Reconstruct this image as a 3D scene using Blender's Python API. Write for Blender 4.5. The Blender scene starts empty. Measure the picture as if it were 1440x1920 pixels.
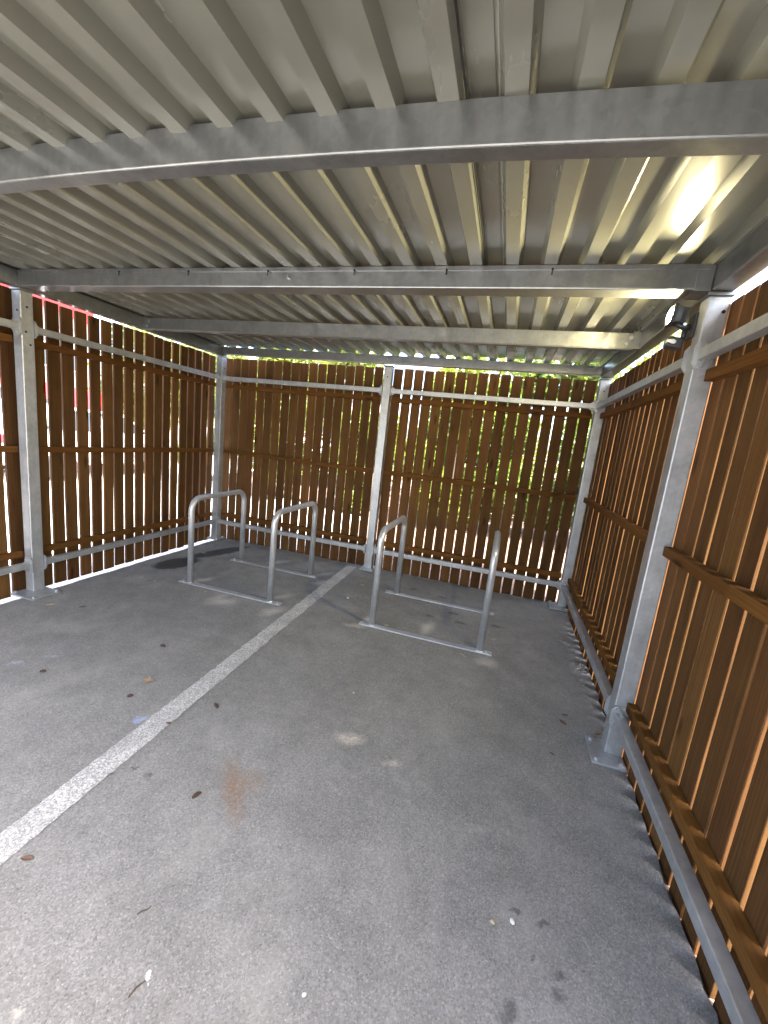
import bpy, bmesh, math, random
import numpy as np
from mathutils import Vector, Matrix

random.seed(7)
rng = np.random.default_rng(7)
scene = bpy.context.scene
COL = scene.collection

# ------------------------------------------------------------------ camera
cd = bpy.data.cameras.new('camera')
cam = bpy.data.objects.new('camera', cd)
COL.objects.link(cam)
_y, _t, _r = 0.2739, -0.1777, 0.1086
cy, sy, ct, st, cr, sr = math.cos(_y), math.sin(_y), math.cos(_t), math.sin(_t), math.cos(_r), math.sin(_r)
fw = Vector((-sy * ct, cy * ct, st)); rt = Vector((cy, sy, 0)); up = rt.cross(fw)
rt2 = cr * rt + sr * up; up2 = -sr * rt + cr * up
M = Matrix(((rt2.x, up2.x, -fw.x), (rt2.y, up2.y, -fw.y), (rt2.z, up2.z, -fw.z))).to_4x4()
M.translation = Vector((3.262, -4.124, 1.415))
cam.matrix_world = M
cd.sensor_fit = 'VERTICAL'; cd.sensor_height = 36.0; cd.sensor_width = 27.0
cd.lens = 766.5 / 1920 * 36.0
cd.clip_start = 0.02; cd.clip_end = 2000
scene.camera = cam

# ------------------------------------------------------------------ world, sun, exposure
SUN_EL, SUN_ROT = math.radians(62), math.radians(140)
w = bpy.data.worlds.new('World'); scene.world = w; w.use_nodes = True
nt = w.node_tree; nt.nodes.clear()
sky = nt.nodes.new('ShaderNodeTexSky'); sky.sky_type = 'NISHITA'
sky.sun_disc = False; sky.sun_elevation = SUN_EL; sky.sun_rotation = SUN_ROT
sky.air_density = 0.8; sky.dust_density = 4.0; sky.ozone_density = 0.6
bg = nt.nodes.new('ShaderNodeBackground'); bg.inputs['Strength'].default_value = 0.15
wo = nt.nodes.new('ShaderNodeOutputWorld')
nt.links.new(sky.outputs[0], bg.inputs[0]); nt.links.new(bg.outputs[0], wo.inputs[0])

sl = bpy.data.lights.new('sun', 'SUN'); sl.energy = 3.6; sl.angle = math.radians(0.53); sl.color = (1.0, 0.95, 0.87)
sun = bpy.data.objects.new('sun', sl); COL.objects.link(sun)
sdir = Vector((math.sin(SUN_ROT) * math.cos(SUN_EL), math.cos(SUN_ROT) * math.cos(SUN_EL), math.sin(SUN_EL)))
sun.rotation_euler = sdir.to_track_quat('Z', 'Y').to_euler(); sun.location = (10, -10, 20)

scene.view_settings.view_transform = 'Standard'; scene.view_settings.look = 'None'
scene.view_settings.gamma = 1.0; scene.view_settings.use_curve_mapping = False
scene.view_settings.exposure = 3.8
scene.render.engine = 'CYCLES'
scene.cycles.max_bounces = 10; scene.cycles.diffuse_bounces = 6; scene.cycles.glossy_bounces = 5
scene.cycles.transmission_bounces = 6; scene.cycles.sample_clamp_indirect = 12
scene.cycles.use_denoising = True
try: scene.cycles.denoiser = 'OPENIMAGEDENOISE'
except Exception: pass

# ------------------------------------------------------------------ node helpers
class G:
    def __init__(s, name):
        s.m = bpy.data.materials.new(name); s.m.use_nodes = True
        s.t = s.m.node_tree; s.b = s.t.nodes['Principled BSDF']
        s.out = s.t.nodes['Material Output']
    def n(s, typ, **kw):
        d = s.t.nodes.new(typ)
        for k, v in kw.items(): setattr(d, k, v)
        return d
    def l(s, a, b): s.t.links.new(a, b)
    def setin(s, node, key, v):
        if hasattr(v, 'is_output') or hasattr(v, 'links'): s.l(v, node.inputs[key])
        else: node.inputs[key].default_value = v
    def math(s, op, a, b=0.0, c=None, clamp=False):
        d = s.n('ShaderNodeMath', operation=op, use_clamp=clamp)
        s.setin(d, 0, a); s.setin(d, 1, b)
        if c is not None: s.setin(d, 2, c)
        return d.outputs[0]
    def vmath(s, op, a, b):
        d = s.n('ShaderNodeVectorMath', operation=op); s.setin(d, 0, a); s.setin(d, 1, b)
        return d.outputs[1] if op in ('LENGTH', 'DISTANCE', 'DOT_PRODUCT') else d.outputs[0]
    def coord(s, which='Object'): return s.n('ShaderNodeTexCoord').outputs[which]
    def mapping(s, vec, scale=(1, 1, 1), loc=(0, 0, 0), rot=(0, 0, 0)):
        d = s.n('ShaderNodeMapping'); s.setin(d, 'Vector', vec)
        d.inputs['Scale'].default_value = scale; d.inputs['Rotation'].default_value = rot
        s.setin(d, 'Location', loc)
        return d.outputs[0]
    def noise(s, vec, scale, detail=4, rough=0.55, dist=0.0, out='Fac'):
        d = s.n('ShaderNodeTexNoise'); s.setin(d, 'Vector', vec)
        d.inputs['Scale'].default_value = scale; d.inputs['Detail'].default_value = detail
        d.inputs['Roughness'].default_value = rough; d.inputs['Distortion'].default_value = dist
        return d.outputs[out]
    def voro(s, vec, scale, feature='F1', out='Distance', rand=1.0):
        d = s.n('ShaderNodeTexVoronoi', feature=feature); s.setin(d, 'Vector', vec)
        d.inputs['Scale'].default_value = scale; d.inputs['Randomness'].default_value = rand
        return d.outputs[out]
    def ramp(s, fac, stops, interp='LINEAR'):
        d = s.n('ShaderNodeValToRGB'); s.setin(d, 'Fac', fac)
        e = d.color_ramp.elements; d.color_ramp.interpolation = interp
        while len(e) < len(stops): e.new(0.5)
        for q, (p, c) in zip(e, stops):
            q.position = p; q.color = (c, c, c, 1) if isinstance(c, (int, float)) else (*c, 1)
        return d.outputs[0]
    def mix(s, fac, a, b, mode='MIX'):
        d = s.n('ShaderNodeMix', data_type='RGBA', blend_type=mode)
        s.setin(d, 0, fac)
        for i, v in ((6, a), (7, b)):
            if isinstance(v, tuple) and len(v) == 3: v = (*v, 1)
            s.setin(d, i, v)
        return d.outputs[2]
    def bump(s, h, strength=0.3, dist=0.01):
        d = s.n('ShaderNodeBump'); d.inputs['Strength'].default_value = strength
        d.inputs['Distance'].default_value = dist; s.setin(d, 'Height', h)
        s.l(d.outputs[0], s.b.inputs['Normal'])
    def base(s, v):
        if isinstance(v, tuple) and len(v) == 3: v = (*v, 1)
        s.setin(s.b, 'Base Color', v)
    def rough(s, v): s.setin(s.b, 'Roughness', v)
    def metal(s, v): s.setin(s.b, 'Metallic', v)

MAT = {}
def mat_simple(name, col, rough=0.5, metal=0.0, var=0.12, scale=8.0, coat=0.0):
    g = G(name); c = g.coord()
    nz = g.noise(c, scale, 5)
    k = 1 - var
    g.base(g.mix(nz, tuple(x * k for x in col), tuple(min(1, x * (1 + var)) for x in col)))
    g.rough(g.math('ADD', g.math('MULTIPLY', nz, 0.16), rough - 0.08)); g.metal(metal)
    if coat: g.b.inputs['Coat Weight'].default_value = coat
    MAT[name] = g.m
    return g.m

def mat_galv(name, lo, hi, r0, r1, stain=0.5, metal=0.65, bump=0.10):
    g = G(name)
    geo = g.n('ShaderNodeNewGeometry').outputs['Position']
    sp = g.voro(geo, 55, out='Color')
    spv = g.math('MULTIPLY', g.vmath('DOT_PRODUCT', sp, (0.5, 0.3, 0.2)), 1.0)
    cloud = g.noise(geo, 9, 5, 0.6)
    streak = g.noise(g.mapping(geo, scale=(40, 40, 5)), 1.0, 4, 0.6)
    f = g.math('ADD', g.math('MULTIPLY', spv, 0.16), g.math('ADD', g.math('MULTIPLY', cloud, 0.56), g.math('MULTIPLY', streak, 0.28)))
    c = g.mix(g.ramp(f, [(0.3, 0.0), (0.7, 1.0)]), lo, hi)
    # dull white-rust bloom and small brownish runs, as on new galvanising
    bl = g.ramp(g.noise(geo, 5.0, 6, 0.65, 0.4), [(0.56, 0.0), (0.72, 1.0)])
    c = g.mix(g.math('MULTIPLY', bl, stain), c, (0.52, 0.50, 0.49))
    br = g.ramp(g.noise(g.mapping(geo, scale=(6, 6, 2.2), loc=(3.1, 1.2, 0.4)), 1.6, 6, 0.7), [(0.60, 0.0), (0.75, 1.0)])
    c = g.mix(g.math('MULTIPLY', br, 0.35), c, (0.34, 0.27, 0.24))
    g.base(c); g.metal(metal)
    g.rough(g.math('ADD', g.math('MULTIPLY', f, r1 - r0), r0))
    g.bump(g.math('ADD', cloud, g.math('MULTIPLY', g.noise(geo, 160, 3), 0.12)), bump, 0.003)
    MAT[name] = g.m
    return g.m
mat_galv('galvanised_steel', (0.30, 0.31, 0.32), (0.50, 0.51, 0.52), 0.30, 0.55)
mat_galv('galvanised_beam', (0.20, 0.206, 0.206), (0.32, 0.327, 0.325), 0.24, 0.42, 0.25, 0.85, 0.02)
mat_galv('galvanised_tube', (0.36, 0.375, 0.39), (0.58, 0.59, 0.60), 0.30, 0.5, 0.4)

def mat_roof():
    g = G('coated_roof_sheet'); geo = g.n('ShaderNodeNewGeometry').outputs['Position']
    nz = g.noise(g.mapping(geo, scale=(1, .35, 1)), 3.0, 5, 0.6)
    fine = g.noise(geo, 240, 2)
    c = g.mix(nz, (0.128, 0.128, 0.104), (0.168, 0.168, 0.138))
    dust = g.ramp(g.noise(g.mapping(geo, scale=(3, 1, 3)), 2.2, 6, .7), [(0.55, 0.0), (0.8, 1.0)])
    c = g.mix(g.math('MULTIPLY', dust, .25), c, (0.13, 0.115, 0.09))
    g.base(c); g.rough(g.math('ADD', g.math('MULTIPLY', nz, 0.12), 0.20))
    g.b.inputs['Specular IOR Level'].default_value = 0.75
    g.bump(g.math('ADD', g.math('MULTIPLY', fine, .15), nz), 0.06, 0.004)
    MAT['roof'] = g.m
mat_roof()

def mat_wood(name, dark, light, per_piece=0.5):
    g = G(name); c = g.coord()
    rnd = g.n('ShaderNodeObjectInfo').outputs['Random']
    off = g.n('ShaderNodeCombineXYZ')
    g.l(g.math('MULTIPLY', rnd, 37.0), off.inputs[0]); g.l(g.math('MULTIPLY', rnd, 91.0), off.inputs[2])
    v = g.vmath('ADD', c, off.outputs[0])
    grain = g.noise(g.mapping(v, scale=(42, 42, 1.6)), 1.0, 6, 0.62, 0.6)
    ring = g.n('ShaderNodeTexWave', wave_type='BANDS', bands_direction='X')
    g.setin(ring, 'Vector', g.mapping(v, scale=(1, 1, 0.06))); ring.inputs['Scale'].default_value = 22
    ring.inputs['Distortion'].default_value = 5; ring.inputs['Detail'].default_value = 3
    ring.inputs['Detail Scale'].default_value = 1.2
    patch = g.noise(v, 2.2, 4)
    f = g.math('ADD', g.math('MULTIPLY', grain, 0.5), g.math('ADD', g.math('MULTIPLY', ring.outputs['Fac'], 0.10), g.math('MULTIPLY', patch, 0.40)))
    col = g.mix(g.ramp(f, [(0.28, 0.0), (0.72, 1.0)]), dark, light)
    k = g.math('ADD', g.math('MULTIPLY', rnd, per_piece), 1 - per_piece / 2)
    col = g.mix(1.0, col, g.n('ShaderNodeCombineColor').outputs[0], 'MIX') if False else col
    hs = g.n('ShaderNodeHueSaturation'); g.l(col, hs.inputs['Color']); g.l(k, hs.inputs['Value'])
    g.l(g.math('ADD', g.math('MULTIPLY', g.math('FRACT', g.math('MULTIPLY', rnd, 17.3)), 0.008), 0.496), hs.inputs['Hue'])
    # knots
    kn = g.voro(g.mapping(v, scale=(9, 9, 2.4)), 1.0)
    km = g.ramp(kn, [(0.07, 1.0), (0.17, 0.0)])
    col = g.mix(g.math('MULTIPLY', km, 0.75), hs.outputs[0], tuple(x * 0.25 for x in dark))
    g.base(col); g.rough(0.8); g.b.inputs['Specular IOR Level'].default_value = 0.12
    g.bump(g.math('ADD', grain, g.math('MULTIPLY', g.noise(g.mapping(v, scale=(160, 160, 9)), 1.0, 2), .4)), 0.35, 0.003)
    MAT[name] = g.m
mat_wood('stained_board', (0.048, 0.0205, 0.0058), (0.132, 0.064, 0.021), 0.5)
mat_wood('stained_batten', (0.060, 0.024, 0.005), (0.135, 0.058, 0.013), 0.3)

def mat_asphalt():
    g = G('asphalt'); geo = g.n('ShaderNodeNewGeometry').outputs['Position']
    big = g.noise(geo, 0.9, 6, 0.6)
    mid = g.noise(geo, 7, 6, 0.65)
    agg = g.voro(geo, 210, out='Color')
    aggd = g.vmath('DOT_PRODUCT', agg, (0.4, 0.35, 0.25))
    fine = g.noise(geo, 420, 3, 0.7)
    f = g.math('ADD', g.math('MULTIPLY', big, 0.26), g.math('ADD', g.math('MULTIPLY', mid, 0.24), g.math('ADD', g.math('MULTIPLY', aggd, 0.30), g.math('MULTIPLY', fine, 0.20))))
    col = g.ramp(f, [(0.30, (0.086, 0.084, 0.080)), (0.50, (0.176, 0.172, 0.165)), (0.70, (0.30, 0.294, 0.284))])
    # pale exposed stones
    st_ = g.ramp(g.voro(geo, 95, out='Distance'), [(0.10, 1.0), (0.2, 0.0)])
    pick = g.ramp(g.vmath('DOT_PRODUCT', g.voro(geo, 95, out='Color'), (0.34, 0.33, 0.33)), [(0.62, 0.0), (0.68, 1.0)])
    dens = g.ramp(g.noise(geo, 3.1, 5, .7), [(0.38, 0.35), (0.6, 1.0)])
    col = g.mix(g.math('MULTIPLY', g.math('MULTIPLY', st_, pick), g.math('MULTIPLY', dens, 0.75)), col, (0.46, 0.45, 0.43))
    # scuffed dusty streaks
    sc = g.ramp(g.noise(g.mapping(geo, scale=(1, 1, 1), rot=(0, 0, 0.5)), 2.3, 8, 0.72, 0.5), [(0.52, 0.0), (0.75, 1.0)])
    col = g.mix(g.math('MULTIPLY', sc, 0.5), col, (0.31, 0.30, 0.28))
    warp = g.noise(geo, 14, 4, 0.7, out='Color')
    wv = g.vmath('ADD', geo, g.vmath('MULTIPLY', g.vmath('SUBTRACT', warp, (0.5, 0.5, 0.5)), (0.10, 0.10, 0.0)))
    grit = g.noise(geo, 70, 4, 0.75)
    def blob(x, y, rx, ry, ang, soft, colour, amt, gritty=0.5):
        nonlocal col
        d = g.vmath('LENGTH', g.vmath('MULTIPLY', g.mapping(g.vmath('SUBTRACT', wv, (x, y, 0)), rot=(0, 0, -ang)), (1 / rx, 1 / ry, 0)), (0, 0, 0))
        m = g.ramp(d, [(max(0.0, 1 - soft), 1.0), (1.0, 0.0)], 'EASE')
        gm = g.ramp(grit, [(0.38, 1 - gritty), (0.62, 1.0)])
        col = g.mix(g.math('MULTIPLY', g.math('MULTIPLY', m, gm), amt), col, colour)
    DARK = (0.030, 0.029, 0.028); DUST = (0.50, 0.46, 0.41)
    # dark oily drips in front
    for x, y, rx, ry, a in ((3.502, -2.966, .022, .013, .6), (3.589, -2.972, .030, .012, .1), (3.614, -3.131, .022, .018, 0), (3.485, -3.214, .036, .022, 1.2), (3.614, -3.085, .017, .016, 0), (3.55, -3.06, .008, .010, 0),
                            (2.10, -2.997, .014, .03, .9), (1.953, -3.047, .03, .012, .5), (2.02, -2.99, .02, .010, .7),
                            (3.025, -.731, .05, .03, .2), (2.883, -.41, .06, .03, .1), (2.586, -.361, .05, .03, .1), (3.387, -.813, .06, .03, .2), (2.845, -.896, .04, .025, .2), (3.1, -.9, .05, .03, 0), (2.7, -.6, .04, .02, .3)):
        blob(x, y, rx * 1.25, ry * 1.25, a, .8, DARK, .75, .35)
    # wet patch in the far corner
    blob(0.34, -0.98, .16, .26, -.25, .25, (0.022, 0.021, 0.021), .92, 0.0)
    blob(0.42, -0.45, .11, .42, -.32, .3, (0.026, 0.025, 0.025), .85, 0.0)
    # rust stain and sandy patches
    blob(2.44, -2.93, .058, .20, .75, .9, (0.19, 0.10, 0.045), .8, .85)
    blob(2.47, -2.87, .10, .09, .2, 1.0, (0.19, 0.11, 0.055), .65, .95)
    blob(2.36, -2.84, .09, .10, .3, 1.0, (0.21, 0.14, 0.085), .35, 1.0)
    blob(2.752, -2.48, .10, .055, .2, .9, (0.52, 0.46, 0.39), .95, .8)
    blob(2.98, -2.539, .07, .04, .1, 1.0, (0.50, 0.45, 0.40), .8, .9)
    blob(2.80, -2.15, .12, .03, .35, 1.0, (0.36, 0.33, 0.30), .4, .9)
    # blue chalk marks
    blob(1.807, -2.762, .045, .03, .8, .9, (0.28, 0.38, 0.66), .75, .6)
    blob(0.88, -2.701, .05, .03, .3, 1.0, (0.40, 0.44, 0.56), .55, .7)
    blob(0.972, -2.58, .08, .03, .5, 1.0, (0.36, 0.38, 0.46), .45, .7)
    blob(2.51, -2.043, .02, .015, .5, 1.0, (0.28, 0.38, 0.66), .5, .5)
    # drilling dust blown from the anchor holes
    for x, y, rx, ry, a, k in ((1.27, -1.50, .13, .09, .5, .5), (1.19, -1.44, .10, .05, 1.1, .35), (0.83, -1.22, .05, .14, -.5, .55), (1.62, -1.17, .05, .13, -.6, .4), (1.68, -.45, .05, .16, -.5, .4), (1.10, -.40, .05, .18, -.6, .4),
                               (1.70, -1.47, .07, .13, -.4, .5), (2.87, -1.13, .06, .15, -.1, .6), (2.42, -1.22, .05, .12, -.1, .55), (2.36, -1.37, .10, .04, .2, .4), (3.34, -1.44, .09, .08, .2, .4), (1.75, -.70, .07, .11, -.5, .4)):
        blob(x, y, rx * 1.3, ry * 1.3, a, 1.0, DUST, min(1, k * 1.6), .45)
    # bird droppings / pale splats
    blob(2.596, -3.467, .016, .014, 0, .5, (0.7, 0.72, 0.72), .9, .1)
    blob(2.367, -3.62, .03, .02, .5, .9, (0.42, 0.40, 0.34), .7, .5)
    blob(3.379, -2.716, .05, .03, .2, 1.0, (0.36, 0.35, 0.33), .5, .9)
    g.base(col)
    wet = g.math('SUBTRACT', 0.86, g.math('MULTIPLY', mid, 0.22))
    g.rough(wet); g.b.inputs['Specular IOR Level'].default_value = 0.35
    g.bump(g.math('ADD', g.math('MULTIPLY', aggd, 0.6), g.math('ADD', fine, g.math('MULTIPLY', mid, 0.6))), 0.55, 0.004)
    MAT['asphalt'] = g.m
mat_asphalt()

def mat_paint():
    g = G('worn_white_paint'); geo = g.n('ShaderNodeNewGeometry').outputs['Position']
    wear = g.ramp(g.noise(geo, 150, 4, 0.75), [(0.42, 0.0), (0.60, 1.0)])
    cloud = g.ramp(g.noise(geo, 6, 7, .7), [(0.35, 0.45), (0.62, 1.0)])
    col = g.mix(g.math('MULTIPLY', wear, cloud), (0.20, 0.195, 0.19), (0.64, 0.63, 0.61))
    g.base(col); g.rough(0.75); g.bump(g.noise(geo, 380, 3, .7), 0.5, 0.003)
    MAT['paint'] = g.m
mat_paint()

def mat_ground(name, a, b, c, sc):
    g = G(name); geo = g.n('ShaderNodeNewGeometry').outputs['Position']
    f = g.noise(geo, sc, 8, .7); v = g.vmath('DOT_PRODUCT', g.voro(geo, sc * 4, out='Color'), (.4, .3, .3))
    g.base(g.ramp(g.math('ADD', g.math('MULTIPLY', f, .5), g.math('MULTIPLY', v, .5)), [(0.25, a), (0.5, b), (0.72, c)]))
    g.rough(.9); g.bump(v, .6, .02); MAT[name] = g.m
mat_ground('leaf_litter', (0.05, 0.03, 0.02), (0.13, 0.08, 0.058), (0.23, 0.165, 0.125), 7)
mat_ground('concrete_paving', (0.38, 0.365, 0.34), (0.50, 0.485, 0.455), (0.58, 0.565, 0.54), 5)

def mat_leaf(name, cols):
    g = G(name); geo = g.n('ShaderNodeNewGeometry').outputs['Position']
    rn = g.noise(geo, 3.0, 3); fl = g.vmath('DOT_PRODUCT', g.voro(geo, 14, out='Color'), (.4, .3, .3))
    f = g.math('ADD', g.math('MULTIPLY', rn, .5), g.math('MULTIPLY', fl, .5))
    col = g.ramp(f, [(0.25, cols[0]), (0.5, cols[1]), (0.75, cols[2])])
    d = g.n('ShaderNodeBsdfDiffuse'); tr = g.n('ShaderNodeBsdfTranslucent'); gl = g.n('ShaderNodeBsdfGlossy')
    gl.inputs['Roughness'].default_value = .4
    g.l(col, d.inputs[0])
    hs = g.n('ShaderNodeHueSaturation'); hs.inputs['Hue'].default_value = .475; hs.inputs['Value'].default_value = 1.5
    g.l(col, hs.inputs['Color']); g.l(hs.outputs[0], tr.inputs[0])
    m1 = g.n('ShaderNodeMixShader'); m1.inputs[0].default_value = .45; g.l(d.outputs[0], m1.inputs[1]); g.l(tr.outputs[0], m1.inputs[2])
    m2 = g.n('ShaderNodeMixShader'); m2.inputs[0].default_value = .05; g.l(m1.outputs[0], m2.inputs[1]); g.l(gl.outputs[0], m2.inputs[2])
    g.l(m2.outputs[0], g.out.inputs[0]); MAT[name] = g.m
mat_leaf('leaves_light', ((0.075, 0.115, 0.015), (0.12, 0.16, 0.02), (0.17, 0.20, 0.035)))
mat_leaf('leaves_dark', ((0.05, 0.095, 0.014), (0.09, 0.145, 0.02), (0.14, 0.19, 0.03)))
mat_simple('bark', (0.20, 0.155, 0.12), .9, 0, .4, 14)
mat_simple('pale_bark', (0.46, 0.40, 0.36), .85, 0, .25, 10)
mat_simple('black_plastic', (0.02, 0.02, 0.021), .4, 0, .2, 12)
mat_simple('sensor_white', (0.6, 0.6, 0.6), .35, 0, .05, 12)
mat_simple('dark_rubber', (0.02, 0.02, 0.02), .8)
mat_simple('car_red', (0.55, 0.025, 0.02), .25, 0, .05, 3, .8)
mat_simple('car_white', (0.72, 0.73, 0.75), .25, 0, .03, 3, .8)
mat_simple('car_blue', (0.05, 0.10, 0.38), .25, 0, .05, 3, .8)
mat_simple('car_glass', (0.05, 0.06, 0.07), .05, 0, .05, 3)
mat_simple('alloy', (0.5, 0.5, 0.5), .3, .9, .05, 6)
mat_simple('render_wall', (0.28, 0.225, 0.20), .9, 0, .1, 3)
mat_simple('red_cladding', (0.42, 0.02, 0.012), .5, 0, .1, 2)
mat_simple('brown_catkin', (0.045, 0.022, 0.018), .8, 0, .5, 120)
mat_simple('tan_leaf', (0.30, 0.20, 0.115), .75, 0, .4, 60)
mat_simple('orange_leaf', (0.10, 0.055, 0.034), .75, 0, .4, 60)
mat_simple('yellow_leaf', (0.34, 0.28, 0.17), .75, 0, .3, 60)
mat_simple('pale_stone', (0.55, 0.54, 0.50), .8, 0, .2, 60)
mat_simple('twig_bark', (0.06, 0.045, 0.035), .9, 0, .3, 60)
mat_simple('dark_hole', (0.012, 0.012, 0.012), .9)
mat_simple('bright_zinc', (0.72, 0.73, 0.75), .18, 1.0, .05, 30)
g = G('lamp_glass_lit'); g.base((0.9, 0.88, 0.75)); g.rough(.15)
g.b.inputs['Emission Color'].default_value = (1.0, 0.86, 0.48, 1)
g.b.inputs['Emission Strength'].default_value = 230
MAT['lamp_glass'] = g.m

# ------------------------------------------------------------------ object helpers
def link(o, parent=None):
    COL.objects.link(o)
    if parent is not None: o.parent = parent
    return o
def props(o, label=None, cat=None, group=None, kind=None):
    if label: o['label'] = label
    if cat: o['category'] = cat
    if group: o['group'] = group
    if kind: o['kind'] = kind
    return o
def empty(name, loc, label, cat, group=None, rz=0.0):
    o = bpy.data.objects.new(name, None); o.empty_display_size = .1
    o.location = loc; o.rotation_euler = (0, 0, rz); link(o)
    return props(o, label, cat, group)
def bm_obj(name, bm, mat, parent=None, loc=None, smooth=False):
    me = bpy.data.meshes.new(name); bm.to_mesh(me); bm.free()
    me.materials.append(MAT[mat] if isinstance(mat, str) else mat)
    if smooth:
        for p in me.polygons: p.use_smooth = True
    o = bpy.data.objects.new(name, me); link(o, parent)
    if loc is not None: o.location = loc
    return o
def abox(bm, x0, x1, y0, y1, z0, z1, bev=0.0, seg=2):
    m = Matrix.Translation(((x0 + x1) / 2, (y0 + y1) / 2, (z0 + z1) / 2)) @ Matrix.Diagonal((x1 - x0, y1 - y0, z1 - z0, 1))
    r = bmesh.ops.create_cube(bm, size=1.0, matrix=m)
    if bev:
        es = list({e for v in r['verts'] for e in v.link_edges})
        bmesh.ops.bevel(bm, geom=es, offset=bev, segments=seg, affect='EDGES', profile=.5)
def box_obj(name, x0, x1, y0, y1, z0, z1, mat, parent=None, bev=0.0, origin=None):
    """origin in parent's space is the middle of the box"""
    c = ((x0 + x1) / 2, (y0 + y1) / 2, (z0 + z1) / 2)
    bm = bmesh.new(); abox(bm, x0 - c[0], x1 - c[0], y0 - c[1], y1 - c[1], z0 - c[2], z1 - c[2], bev)
    return bm_obj(name, bm, mat, parent, c)
def prism(bm, pts, ext, axis):
    """closed polygon pts (2D) extruded between ext=(a,b) along axis; axis x:(y,z) y:(x,z) z:(x,y)"""
    def P(p, t):
        return {'x': (t, p[0], p[1]), 'y': (p[0], t, p[1]), 'z': (p[0], p[1], t)}[axis]
    a = [bm.verts.new(P(p, ext[0])) for p in pts]; b = [bm.verts.new(P(p, ext[1])) for p in pts]
    n = len(pts); bm.faces.new(a); bm.faces.new(b[::-1])
    for i in range(n): bm.faces.new((a[i], b[i], b[(i + 1) % n], a[(i + 1) % n]))
    bmesh.ops.recalc_face_normals(bm, faces=bm.faces)
def tube(bm, pts, r, seg=14, caps=True):
    pts = [Vector(p) for p in pts]; rings = []
    t0 = (pts[1] - pts[0]).normalized()
    ref = Vector((0, 0, 1)) if abs(t0.z) < .9 else Vector((1, 0, 0))
    u = t0.cross(ref).normalized()
    for i, p in enumerate(pts):
        if i == 0: t = pts[1] - pts[0]
        elif i == len(pts) - 1: t = pts[-1] - pts[-2]
        else: t = (pts[i + 1] - pts[i]).normalized() + (pts[i] - pts[i - 1]).normalized()
        t.normalize(); u = (u - t * u.dot(t)).normalized(); v = t.cross(u)
        rr = r[i] if isinstance(r, (list, tuple)) else r
        rings.append([bm.verts.new(p + rr * (math.cos(2 * math.pi * k / seg) * u + math.sin(2 * math.pi * k / seg) * v)) for k in range(seg)])
    for a, b in zip(rings, rings[1:]):
        for k in range(seg): bm.faces.new((a[k], a[(k + 1) % seg], b[(k + 1) % seg], b[k]))
    if caps: bm.faces.new(rings[0][::-1]); bm.faces.new(rings[-1])
def cyl(bm, c, r, h, axis='z', seg=12):
    R = {'z': Matrix.Identity(4), 'x': Matrix.Rotation(math.pi / 2, 4, 'Y'), 'y': Matrix.Rotation(math.pi / 2, 4, 'X')}[axis]
    bmesh.ops.create_cone(bm, cap_ends=True, segments=seg, radius1=r, radius2=r, depth=h, matrix=Matrix.Translation(c) @ R)

# ------------------------------------------------------------------ ground
W, D, S = 3.98, 2.02, 0.08          # post grid of the shelter
H = S / 2
def jag(a, b, n, amp, ax):
    out = []
    for i in range(n):
        t = i / n; p = [a[0] + (b[0] - a[0]) * t, a[1] + (b[1] - a[1]) * t]
        if 0 < i: p[ax] += random.uniform(-amp, amp)
        out.append(tuple(p))
    return out
def sheet(name, outline, z, mat, depth=0.0):
    bm = bmesh.new()
    if depth: prism(bm, outline, (z - depth, z), 'z')
    else: bm.faces.new([bm.verts.new((x, y, z)) for x, y in outline])
    bmesh.ops.recalc_face_normals(bm, faces=bm.faces)
    if not depth:
        for f in bm.faces:
            if f.normal.z < 0: f.normal_flip()
    o = bm_obj(name, bm, mat); props(o, kind='structure'); return o
xl, xr, yb = 0.062, 4.018, 0.045
out = [(xl, -4.6)] + [(xr, -4.6)] + jag((xr, -4.4), (xr, yb), 90, .010, 0)[1:] + jag((xr, yb), (xl, yb), 70, .012, 1) + jag((xl, yb), (xl, -4.4), 90, .006, 0)
sheet('asphalt_floor', out, 0.0, 'asphalt', 0.09)
sheet('car_park', [(-60, -60), (60, -60), (60, -4.6), (-60, -4.6)], -0.004, 'asphalt')
sheet('pavement', [(-60, -4.6), (1.0, -4.6), (1.0, 3.0), (-4.0, 4.5), (-9, 60), (-60, 60)], -0.085, 'concrete_paving')
sheet('ground', [(-400, -400), (400, -400), (400, 400), (-400, 400)], -0.13, 'leaf_litter')
sheet('woodland_ground', [(-4.0, 4.504), (1.0, 3.004), (1.0, -4.6), (60, -4.6), (60, 60), (-9, 60)], -0.024, 'leaf_litter')
ln = bmesh.new()
for a, b in zip([(1.840, -4.5), (1.790, -3.38), (1.800, -3.38)][:1], [0]): pass
ln.free()
n = 170; L = []; Rr = []
for i in range(n + 1):
    t = i / n; y = -4.45 + t * 4.39
    xc = 1.913 + (y + 3.39) * -0.0265
    L.append((xc - .055 + random.gauss(0, .0032), y)); Rr.append((xc + .055 + random.gauss(0, .0032), y))
ln = bmesh.new()
va = [ln.verts.new((x, y, .0035)) for x, y in L]; vb = [ln.verts.new((x, y, .0035)) for x, y in Rr]
for i in range(n): ln.faces.new((va[i], vb[i], vb[i + 1], va[i + 1]))
props(bm_obj('painted_line', ln, 'paint'), kind='structure')

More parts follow.
